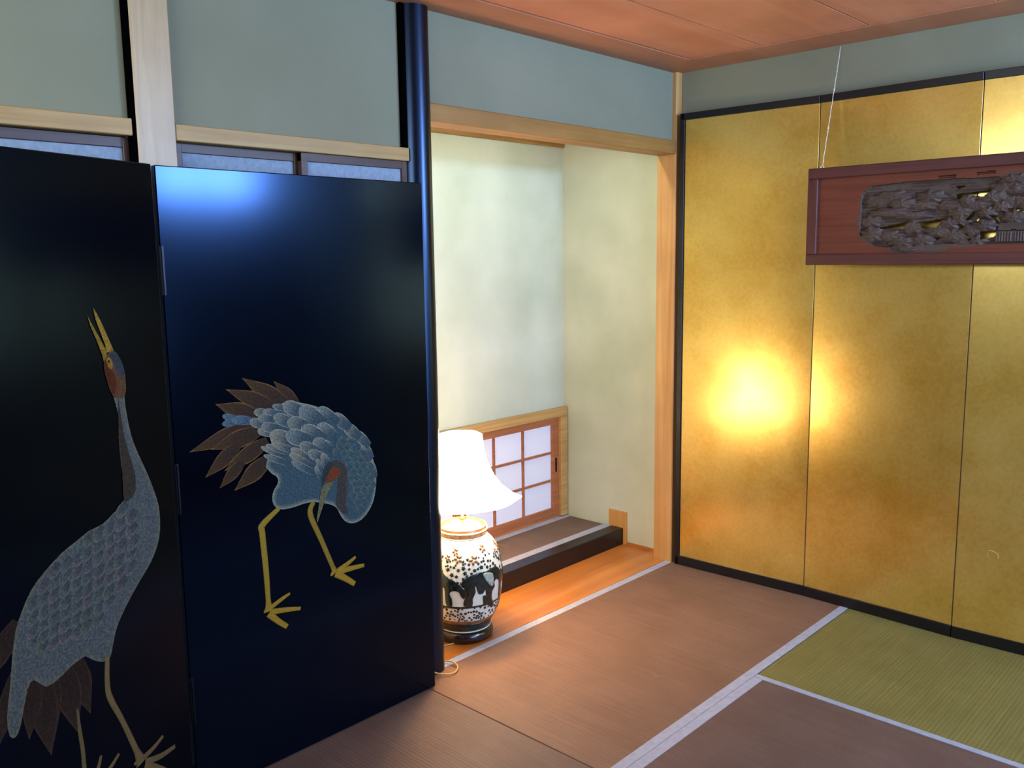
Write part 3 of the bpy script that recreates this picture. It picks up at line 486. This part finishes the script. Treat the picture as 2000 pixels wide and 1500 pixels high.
def blob(side, pts2, c_in, c_rim, rim, name, sm=4, mat='paint', lab=None):
    """painted shape: outer loop, inset loop, filled; colour in the paint goes from rim to inside"""
    P = smooth_loop(pts2, sm) if sm else [tuple(p) for p in pts2]
    P = [p for i, p in enumerate(P) if hypot(p[0] - P[i - 1][0], p[1] - P[i - 1][1]) > .0002]
    h = side.layer(); bm = bmesh.new(); L = bm.verts.layers.float_color.new('Col')
    fine = max(.0035, min(.012, rim * .7))
    bnd = fill2d(bm, P, fine)
    seg = [(P[i - 1], P[i]) for i in range(len(P))]
    for v in bm.verts:
        x, z = v.co.x, v.co.y; dm = 1
        if v in bnd: dm = 0
        else:
            for (x1, z1), (x2, z2) in seg:
                dx, dz = x2 - x1, z2 - z1; t = max(0, min(1, ((x - x1) * dx + (z - z1) * dz) / (dx * dx + dz * dz)))
                dm = min(dm, hypot(x - x1 - t * dx, z - z1 - t * dz))
        t = min(1, dm / rim) ** .7
        v[L] = tuple(c_rim[i] * (1 - t) + c_in[i] * t for i in range(4))
        v.co = side.P(x, z, h)
    kw = dict(label=lab) if lab else {}
    return obj(name, bm, M[mat], side.panel, recalc=False, **kw)
def feather(side, q, root, tip, rimc, pointed=False, bm=None, L=None):
    tu, tz, ru, rz, w = q; h = side.layer(); own = bm is None
    if own: bm = bmesh.new(); L = bm.verts.layers.float_color.new('Col')
    dx, dz = ru - tu, rz - tz; l = hypot(dx, dz); ex, ez = dx / l, dz / l; nx, nz = -ez, ex
    prof = [(0, 0), (.06, .36), (.16, .66), (.32, .93), (.5, 1), (.75, .9), (1, .55)] if not pointed else [(0, 0), (.1, .2), (.25, .52), (.45, .9), (.6, 1), (.8, .85), (1, .5)]
    if not pointed: prof = [(0, 0), (.03, .34), (.1, .63), (.2, .86), (.36, 1), (.6, .97), (1, .7)]
    mixc = lambda a, b, t: tuple(a[i] * (1 - t) + b[i] * t for i in range(3)) + (1,)
    rows = []
    for k, (t, s) in enumerate(prof):
        row = []
        for s2 in (-1, -.82, -.06, 0, .06, .82, 1):
            cu = (ex * l * t + nx * w / 2 * s * s2, ez * l * t + nz * w / 2 * s * s2)
            v = bm.verts.new(side.P(tu + cu[0], tz + cu[1], h + .00001))
            c = mixc(tip, root, min(1, t * 1.5))
            if abs(s2) == 1 or t == 0: c = rimc if t < .6 else mixc(rimc, root, min(1, (t - .6) * 2.5))
            if s2 == 0 and t > .12: c = tuple(x * .62 for x in c[:3]) + (1,)
            v[L] = c; row.append(v)
        rows.append(row)
    for a, b in zip(rows, rows[1:]):
        for i in range(6): bm.faces.new((a[i], a[i + 1], b[i + 1], b[i]))
    bmesh.ops.remove_doubles(bm, verts=rows[0], dist=.000001)
    return bm, L
def limb(side, q, c, name):
    h = side.layer(); bm = bmesh.new(); L = bm.verts.layers.float_color.new('Col')
    P = smooth_line([(a, b, 0) for a, b, w in q], 5); Wd = []
    for i in range(len(P)):
        t = i / 5; k = min(int(t), len(q) - 2); f = t - k; Wd.append(q[k][2] * (1 - f) + q[k + 1][2] * f)
    rows = []
    for i, p in enumerate(P):
        d = (P[min(i + 1, len(P) - 1)] - P[max(0, i - 1)]).normalized(); nn = (-d.y, d.x)
        row = []
        for s in (-.5, -.3, 0, .3, .5):
            v = bm.verts.new(side.P(p.x + nn[0] * Wd[i] * s, p.y + nn[1] * Wd[i] * s, h + (.0004 if abs(s) < .4 else 0)))
            v[L] = c if abs(s) < .4 else tuple(x * .55 for x in c[:3]) + (1,); row.append(v)
        rows.append(row)
    for a, b in zip(rows, rows[1:]):
        for i in range(4): bm.faces.new((a[i], a[i + 1], b[i + 1], b[i]))
    return obj(name, bm, M['goldpaint'], side.panel, recalc=False)
def L_(h, k=1): c = lin(h); return (c[0] * k * 1.22, c[1] * k, c[2] * k * .74, 1)
random.seed(7)
K = 0.66; KL = 0.54
# right crane
for q in D['c2_tail']:
    bm, L = feather(RS, q, L_('44352a', K), L_('5a4628', K), L_('9a7a48', K), True); obj('painted_tail_feather', bm, M['paint'], pr, recalc=False)
for q in D['c2_bluetail']:
    bm, L = feather(RS, q, L_('4a6a90', K), L_('6f92ac', K), L_('7fa0b4', K)); obj('painted_feather', bm, M['paint'], pr, recalc=False)
limb(RS, D['c2_leg2'], L_('a08a2a', K * 1.1), 'painted_leg'); limb(RS, D['c2_leg1'], L_('b09a28', K * 1.1), 'painted_leg')
for q in D['c2_toes']: limb(RS, q, L_('b89c26', K * 1.1), 'painted_toe')
blob(RS, D['c2_body'], L_('476880', K), L_('a9bab4', K), .013, 'painted_body', 3)
for q in D['c2_feath']:
    g = random.choice(('98a8aa', '9eacb4', 'a8aea8', '90a4ae', 'b0b4aa'))
    bm, L = feather(RS, q, L_('3f6078', K), L_(g, K), L_('c2ccc4', K)); obj('painted_feather', bm, M['paint'], pr, recalc=False)
for q in D['c2_small'][::-1]:
    bm, L = feather(RS, q, L_('44667a', K), L_(random.choice(('607f8c', '6c7f90', '688886')), K), L_('80949a', K)); obj('painted_feather', bm, M['paint'], pr, recalc=False)
blob(RS, D['c2_neck'], L_('4a4a4c', K), L_('58585a', K), .005, 'painted_neck', 3)
blob(RS, D['c2_cap'], L_('34444c', K), L_('4a5a60', K), .002, 'painted_crown', 2)
blob(RS, D['c2_face'], L_('8a4424', K), L_('7a4c34', K), .004, 'painted_face', 2)
blob(RS, D['c2_beak'], L_('7a8064', K), L_('9a9a70', K), .0015, 'painted_beak', 1)
blob(RS, D['c2_eye'], L_('0c0a0a', K), L_('a05030', K), .0005, 'painted_eye', 3)
# left crane
for q in D['c1_tail']:
    bm, L = feather(LS, q, L_('3a2c26', KL), L_('4a3a34', KL), L_('5f4c3e', KL), True); obj('painted_tail_feather', bm, M['paint'], pl_, recalc=False)
limb(LS, D['c1_leg2'], L_('8c8058', KL), 'painted_leg'); limb(LS, D['c1_leg1'], L_('98895c', KL), 'painted_leg')
for q in D['c1_toes']: limb(LS, q, L_('948258', KL), 'painted_toe')
blob(LS, D['c1_body'], L_('6f808c', KL), L_('8a9488', KL), .012, 'painted_body', 2)
for q in D['c1_small']:
    bm, L = feather(LS, q, L_('586a78', KL), L_(random.choice(('7d8d94', '868c9a', '7c9088', '8a8894')), KL), L_('a4aca8', KL)); obj('painted_feather', bm, M['paint'], pl_, recalc=False)
blob(LS, D['c1_stripe'], L_('4c4840', KL), L_('58544a', KL), .003, 'painted_neck_stripe', 2)
blob(LS, D['c1_headbase'], L_('7a5a40', KL), L_('8a7a60', KL), .004, 'painted_head', 2)
blob(LS, D['c1_throat'], L_('6e3a1e', KL), L_('6a3e28', KL), .003, 'painted_throat', 2)
blob(LS, D['c1_cap'], L_('4a5466', KL), L_('5a6676', KL), .003, 'painted_crown', 2)
blob(LS, D['c1_eyep'], L_('c09a3a', KL), L_('c09a3a', KL), .001, 'painted_eye_patch', 2)
blob(LS, D['c1_eye'], L_('0c0a0a', KL), L_('2a1a0a', KL), .0003, 'painted_eye', 2)
blob(LS, D['c1_lo'], L_('b89c38', KL), L_('a89038', KL), .001, 'painted_beak', 1)
blob(LS, D['c1_up'], L_('c8ae48', KL), L_('a89038', KL), .001, 'painted_beak', 1)

# ------------------------------------------------------------ table lamp on the alcove board
LX, LY = 2.31, 2.465
lp = thing('ceramic_lamp', (LX, LY, .001), 'cream ceramic jar lamp with black elephants and a glowing white shade beside the black post', 'lamp')
obj('wooden_base', lathe([(.098, .001), (.100, .0011), (.110, .004), (.1145, .016), (.1145, .028), (.109, .038), (.1035, .0445)], LX, LY), M['redwood'], lp, True)
VP = [(.1030, .0445), (.1045, .052), (.106, .066), (.108, .074), (.116, .085), (.128, .108), (.141, .14), (.148, .17), (.152, .2), (.1555, .247), (.1545, .275), (.152, .30), (.146, .333), (.138, .36), (.128, .382), (.118, .397), (.104, .411), (.097, .4165)]
def vrad(z):
    for (r0, z0), (r1, z1) in zip(VP, VP[1:]):
        if z0 <= z <= z1: return r0 + (r1 - r0) * (z - z0) / (z1 - z0)
    return VP[-1][0] if z > .4 else VP[0][0]
jar = obj('jar_body', lathe([(vrad(.0445 + .372 * k / 60), .0445 + .372 * k / 60) for k in range(61)], LX, LY, 96), M['cream'], lp, True)
lid = obj('jar_lid', lathe([(.092, .4165), (.0935, .4195), (.0935, .431), (.098, .433), (.1005, .437), (.0985, .4425), (.095, .444), (.094, .449), (.0925, .455), (.087, .4605), (.07, .468), (.045, .4755), (.02, .479), (.0, .480)][:-1], LX, LY), M['brownglaze'], lp, True)
for z, r, m in ((.4425, .0992, 'cream'), (.4205, .0942, 'cream'), (.456, .0932, 'cream')):
    b_ = bmesh.new(); ring = lathe([(r - .004, z - .0022), (r + .0008, z - .0015), (r + .0014, z), (r + .0008, z + .0015), (r - .004, z + .0022)], LX, LY, 64, b_)
    obj('glaze_ring', ring, M[m], lid, True)
obj('stem', lathe([(.014, .479), (.014, .484), (.006, .487), (.005, .52), (.009, .525), (.009, .53), (.005, .535), (.005, .60), (.014, .605), (.014, .655), (.010, .660)], LX, LY, 20), M['brass'], lp, True)
obj('bulb', lathe([(.012, .660), (.016, .672), (.029, .700), (.031, .715), (.026, .733), (.012, .744), (.003, .746)], LX, LY, 24), M['shade'], lp, True)
# bell shade with six sides
def shade_bm():
    bm = bmesh.new(); rows = []
    prof = [(0, .236), (.015, .238), (.022, .232), (.08, .200), (.2, .160), (.35, .130), (.55, .106), (.78, .091), (1, .085)]
    d = atan2(.730, .684) - pi / 2           # turn the hexagon so that one side faces the viewer
    for t, R in prof:
        row = []
        for i in range(6):
            a0 = d + radians(-7 + 60 * i); a1 = d + radians(-7 + 60 * (i + 1))
            for k in range(6):
                f = k / 6; x = cos(a0) * (1 - f) + cos(a1) * f; y_ = sin(a0) * (1 - f) + sin(a1) * f
                s = 1 + .05 * sin(pi * f) * (1 if t > .05 else .4)
                zz = .568 + .252 * t - .010 * sin(pi * f) * (1 - t) ** 3
                row.append(bm.verts.new((LX + x * R * s, LY + y_ * R * s, zz)))
        rows.append(row)
    for a, b in zip(rows, rows[1:]):
        n = len(a)
        for i in range(n): bm.faces.new((a[i], a[(i + 1) % n], b[(i + 1) % n], b[i]))
    r = bmesh.ops.solidify(bm, geom=bm.faces[:], thickness=.0015)
    return bm
sh = obj('lamp_shade', shade_bm(), M['shade'], lp)
for zz, R in ((.818, .083), (.640, .010)):
    pass
b_ = bmesh.new()
for k in range(3):
    a = k * 2 * pi / 3; tube([(LX, LY, .655), (LX + .08 * cos(a), LY + .08 * sin(a), .815)], .0012, 6, b_)
obj('shade_holder', b_, M['brass'], lp)
# painted relief on the jar
def wrap(polys, name, mat, parent, off=.0012, dth=0, seg=.007, **kw):
    bm = bmesh.new()
    for P in polys:
        fill2d(bm, [(p[0] * .15, p[1]) for p in P], seg)
    bmesh.ops.recalc_face_normals(bm, faces=bm.faces)
    top = bm.faces[:]
    r = bmesh.ops.extrude_face_region(bm, geom=top)
    nv = {v for v in r['geom'] if isinstance(v, bmesh.types.BMVert)}
    for v in bm.verts:
        th = v.co.x / .15 + dth; z = v.co.y; R = vrad(z) + (off if v in nv else -.001)
        v.co = Vector((LX + R * cos(th), LY + R * sin(th), z))
    return obj(name, bm, M[mat], parent, True, **kw)
for k in range(4):
    dt = k * pi / 2
    wrap([smooth_loop(D['v_eleph'], 2)], 'elephant_figure', 'darkglaze', jar, .0022, dt)
    wrap([smooth_loop(D['v_ear'], 2)], 'elephant_ear', 'midglaze', jar, .0034, dt)
    wrap([D['v_leg']], 'elephant_leg', 'darkglaze', jar, .0020, dt)
    wrap([smooth_loop(D['v_calf'], 2)], 'elephant_figure', 'darkglaze', jar, .0022, dt)
def circ(th, z, r, n=10, star=0, sx=1.0, rot=0):
    out = []
    for i in range(n):
        a = 2 * pi * i / n + rot; rr = r * (1 + star * (1 if i % 2 else -1))
        out.append((th + rr * cos(a) * sx / .15, z + rr * sin(a)))
    return out
fl_c = D['v_flow']; petals = []; outl = []
for k in range(4):
    for th, z, r in fl_c:
        r = r * 1.35
        pp = []; qq = []
        for i in range(5):
            a = radians(90 + 72 * i + 20); c = (th + k * pi / 2 + r * .72 * cos(a) / .15, z + r * .72 * sin(a))
            pp.append([(c[0] + (dx * cos(a) - dy * sin(a)) / .15, c[1] + dx * sin(a) + dy * cos(a)) for dx, dy in [(r * .5 * cos(t * pi / 4), r * .3 * sin(t * pi / 4)) for t in range(8)]])
            qq.append([(c[0] + (dx * cos(a) - dy * sin(a)) / .15, c[1] + dx * sin(a) + dy * cos(a)) for dx, dy in [(r * .66 * cos(t * pi / 4), r * .46 * sin(t * pi / 4)) for t in range(8)]])
        wrap(qq, 'flower', 'cream', jar, .0016, 0, .02); wrap(pp, 'flower_petals', 'brownglaze' if z > .35 else 'darkglaze', jar, .0026, 0, .02)
random.seed(11); stars = []
for k in range(1300):
    th = random.uniform(0, 2 * pi); z = random.uniform(.255, .365) if k < 850 else random.uniform(.108, .165)
    kk = (th - D['v_flow'][0][0]) % (pi / 2)
    if any(abs(((th - f[0] + pi / 4) % (pi / 2)) - pi / 4) * .15 < f[2] * 1.1 and abs(z - f[1]) < f[2] * 1.5 for f in fl_c): continue
    if z < .2: r = random.uniform(.003, .006)
    else: r = random.uniform(.0042, .0078) * (1.1 if z < .33 else .8)
    if any((abs(((th - s[0] + pi) % (2 * pi)) - pi) * .15) ** 2 + (z - s[1]) ** 2 < (r + s[2] + .0008) ** 2 for s in stars): continue
    stars.append((th, z, r))
wrap([circ(th, z, r, 10, .22, 1, i * .7) for i, (th, z, r) in enumerate(stars)], 'star_pattern', 'darkglaze', jar, .0014, 0, .03, kind='stuff')
def band(z0, z1, mat, name, off=.0014):
    n = 5; pr_ = [(vrad(z0) - .003, z0)] + [(vrad(z0 + (z1 - z0) * i / n) + off, z0 + (z1 - z0) * i / n) for i in range(n + 1)] + [(vrad(z1) - .003, z1)]
    return obj(name, lathe(pr_, LX, LY, 72), M[mat], jar, True)
band(.1655, .1735, 'darkglaze', 'ground_band')
band(.088, .104, 'brownglaze', 'brown_band'); band(.0535, .087, 'darkglaze', 'dark_band')
band(.0485, .0525, 'cream', 'white_ring', .0022); band(.0445, .0478, 'darkglaze', 'dark_ring')
# cord of the lamp
cp = smooth_line([(2.24, 2.41, .006), (2.15, 2.44, .004), (2.10, 2.405, .005), (2.075, 2.345, .008), (2.088, 2.305, .012), (2.080, 2.262, .010), (2.040, 2.240, .006), (1.995, 2.262, .012), (1.965, 2.275, .03), (1.955, 2.28, .06), (1.95, 2.29, .09)], 7)
obj('power_cord', tube(cp, .0028, 8), M['cord'], lp, True)

# ------------------------------------------------------------ carved transom board hung on a wire
XB = 3.475
cb = thing('carved_board', (3.5, .92, 1.45), 'dark red carved openwork wooden board with pines and roofs hanging before the gold screen', 'carving')
Y0, Y1, Z0, Z1 = .20, 1.623, 1.452, 1.836
fw = .042
obj('frame_rail', box(XB - .002, XB + .032, Y0, Y1, Z1 - fw, Z1, .003), M['bframe'], cb)
obj('frame_rail', box(XB - .002, XB + .032, Y0, Y1, Z0, Z0 + fw, .003), M['bframe'], cb)
obj('frame_stile', box(XB - .002, XB + .032, Y1 - fw, Y1, Z0 + fw, Z1 - fw, .003), M['bframev'], cb)
obj('frame_stile', box(XB - .002, XB + .032, Y0, Y0 + fw, Z0 + fw, Z1 - fw, .003), M['bframev'], cb)
def inpoly(x, y, P):
    c = False; x1, y1 = P[-1]
    for x2, y2 in P:
        if (y2 > y) != (y1 > y) and x < (x1 - x2) * (y - y2) / (y1 - y2) + x2: c = not c
        x1, y1 = x2, y2
    return c
YM = .87                       # the far half of the openwork mirrors the near one, out of view
cart = D['b_cart'] + [(YM, D['b_cart'][-1][1]), (YM, D['b_cart2'][0][1])] + D['b_cart2']
def grow(h, f=1.22):
    cx = sum(p[0] for p in h) / len(h); cz = sum(p[1] for p in h) / len(h); return [(cx + (p[0] - cx) * f, cz + (p[1] - cz) * f) for p in h]
D['b_holes'] = [grow(h) for h in D['b_holes']]
hb = [(min(p[0] for p in h), max(p[0] for p in h), min(p[1] for p in h), max(p[1] for p in h), h) for h in D['b_holes']]
clumps = D['b_cl']
def hole(y_, z_):
    y_ = y_ if y_ > YM - .0 else 2 * YM - y_
    for a, b, c, d, h in hb:
        if a <= y_ <= b and c <= z_ <= d and inpoly(y_, z_, h): return True
    return False
def height(y0_, z_):
    """depth of the carved surface behind the frame face (m, positive is further back)"""
    y_ = y0_ if y0_ > YM else 2 * YM - y0_
    ins = inpoly(y_, z_, cart)
    base = .012 if not ins else .026 + .0015 * sin(z_ * 900) * (noise.noise(Vector((y_ * 12, z_ * 30, 0))) > -.1)
    best = base; hit = False
    for k, (cy, cz, ry, rz) in enumerate(clumps):
        d = ((y_ - cy) / ry) ** 2 + ((z_ - cz) / rz) ** 2
        if d < 1.25:
            an = atan2((z_ - cz) / rz, (y_ - cy) / ry)
            d2 = sqrt(d) * (1 + .12 * sin(an * 7 + k))
            if d2 < 1:
                h = .026 - (.012 + .012 * ((k * 37) % 10) / 10) * sqrt(1 - d2 * d2) - .0006 * sin(d2 * 14 + k) - .0008 * sin(an * 9 + k * 2)
                if h < best or not hit: best = min(best, h); hit = True
    if inpoly(y_, z_, D['b_roof']): best = .004 + (1.70 - z_) * .12; hit = True
    elif inpoly(y_, z_, D['b_wall']): best = .014 + .003 * (1 if sin(y_ * 700) > 0 else 0); hit = True
    if not hit and not ins:
        for a in D['b_slots']:
            if a[2] < y_ < a[0] and abs(z_ - (a[1] + (a[3] - a[1]) * (y_ - a[0]) / (a[2] - a[0]))) < .0035: best = .024
        return best, False
    if ins or hit: best += .0008 * noise.noise(Vector((y_ * 70, z_ * 110, 3)))
    return best, True
step = .0027; ny = int((Y1 - Y0 - 2 * fw) / step) + 1; nz = int((Z1 - Z0 - 2 * fw) / step) + 1
H = []; bmC, bmF = bmesh.new(), bmesh.new(); VC, VF = {}, {}
for i in range(ny + 1):
    for j in range(nz + 1):
        yy = Y0 + fw + (Y1 - Y0 - 2 * fw) * i / ny; zz = Z0 + fw + (Z1 - Z0 - 2 * fw) * j / nz
        h, c = height(yy, zz); H.append((yy, zz, h, c))
def gv(bm, V, k):
    if k not in V:
        yy, zz, h, c = H[k]; V[k] = bm.verts.new((XB + h, yy, zz))
    return V[k]
for i in range(ny):
    for j in range(nz):
        ks = [i * (nz + 1) + j, (i + 1) * (nz + 1) + j, (i + 1) * (nz + 1) + j + 1, i * (nz + 1) + j + 1]
        c = any(H[k][3] for k in ks)
        yc, zc = (H[ks[0]][0] + H[ks[2]][0]) / 2, (H[ks[0]][1] + H[ks[2]][1]) / 2
        if c and hole(yc, zc): continue
        bm, V = (bmC, VC) if c else (bmF, VF)
        f = bm.faces.new([gv(bm, V, k) for k in ks])
for bm in (bmC, bmF):                      # give the sheet thickness at its open edges
    be = [e for e in bm.edges if e.is_boundary]
    r = bmesh.ops.extrude_edge_only(bm, edges=be)
    for v in r['geom']:
        if isinstance(v, bmesh.types.BMVert): v.co.x += .007
obj('openwork_carving', bmC, M['carve'], cb, label='carved pines, rocks, clouds and a roofed house')
obj('field_board', bmF, M['field'], cb)
b_ = bmesh.new()
box(XB + .004, XB + .009, 1.585, 1.598, 1.652, 1.656, .001, b_)
obj('carved_leaf', b_, M['field'], cb)
wr_ = thing('hanging_wire', (3.6, 1.562, 2.32), 'thin bright metal wire holding up the left end of the carved board', 'wire')
top = Vector((3.597, 1.562, 2.318)); bot = Vector((XB + .012, 1.571, 1.842))
pts_ = [top.lerp(bot, k / 24) + Vector((0, .0012 * sin(k * 2.1), 0)) for k in range(25)]
obj('strand', tube(pts_, .0015, 6), M['wire'], wr_, True)
pts_ = [top.lerp(bot, k / 24) + Vector((0, -.0012 * sin(k * 2.1 + 1), 0)) for k in range(25)]
obj('strand', tube(pts_, .0009, 6), M['wire'], wr_, True)
for f in (.34, .66):
    p = top.lerp(bot, f); q = top.lerp(bot, f + .035); obj('twist', tube([p, p.lerp(q, .5), q], [.0012, .0034, .0012], 8), M['wire'], wr_, True)
ey = bmesh.new(); tube(smooth_line([(XB + .012, 1.565, 1.834), (XB + .012, 1.565, 1.842), (XB + .012, 1.571, 1.846), (XB + .012, 1.577, 1.842), (XB + .012, 1.577, 1.834)], 4), .0013, 6, ey)
obj('screw_eye', ey, M['wire'], cb)
w2 = thing('hanging_wire', (3.6, .30, 2.32), 'thin metal wire outside the picture holding up the right end of the carved board', 'wire')
obj('strand', tube([(3.597, .30, 2.318), (XB + .012, .31, 1.836)], .0012, 6), M['wire'], w2, True)
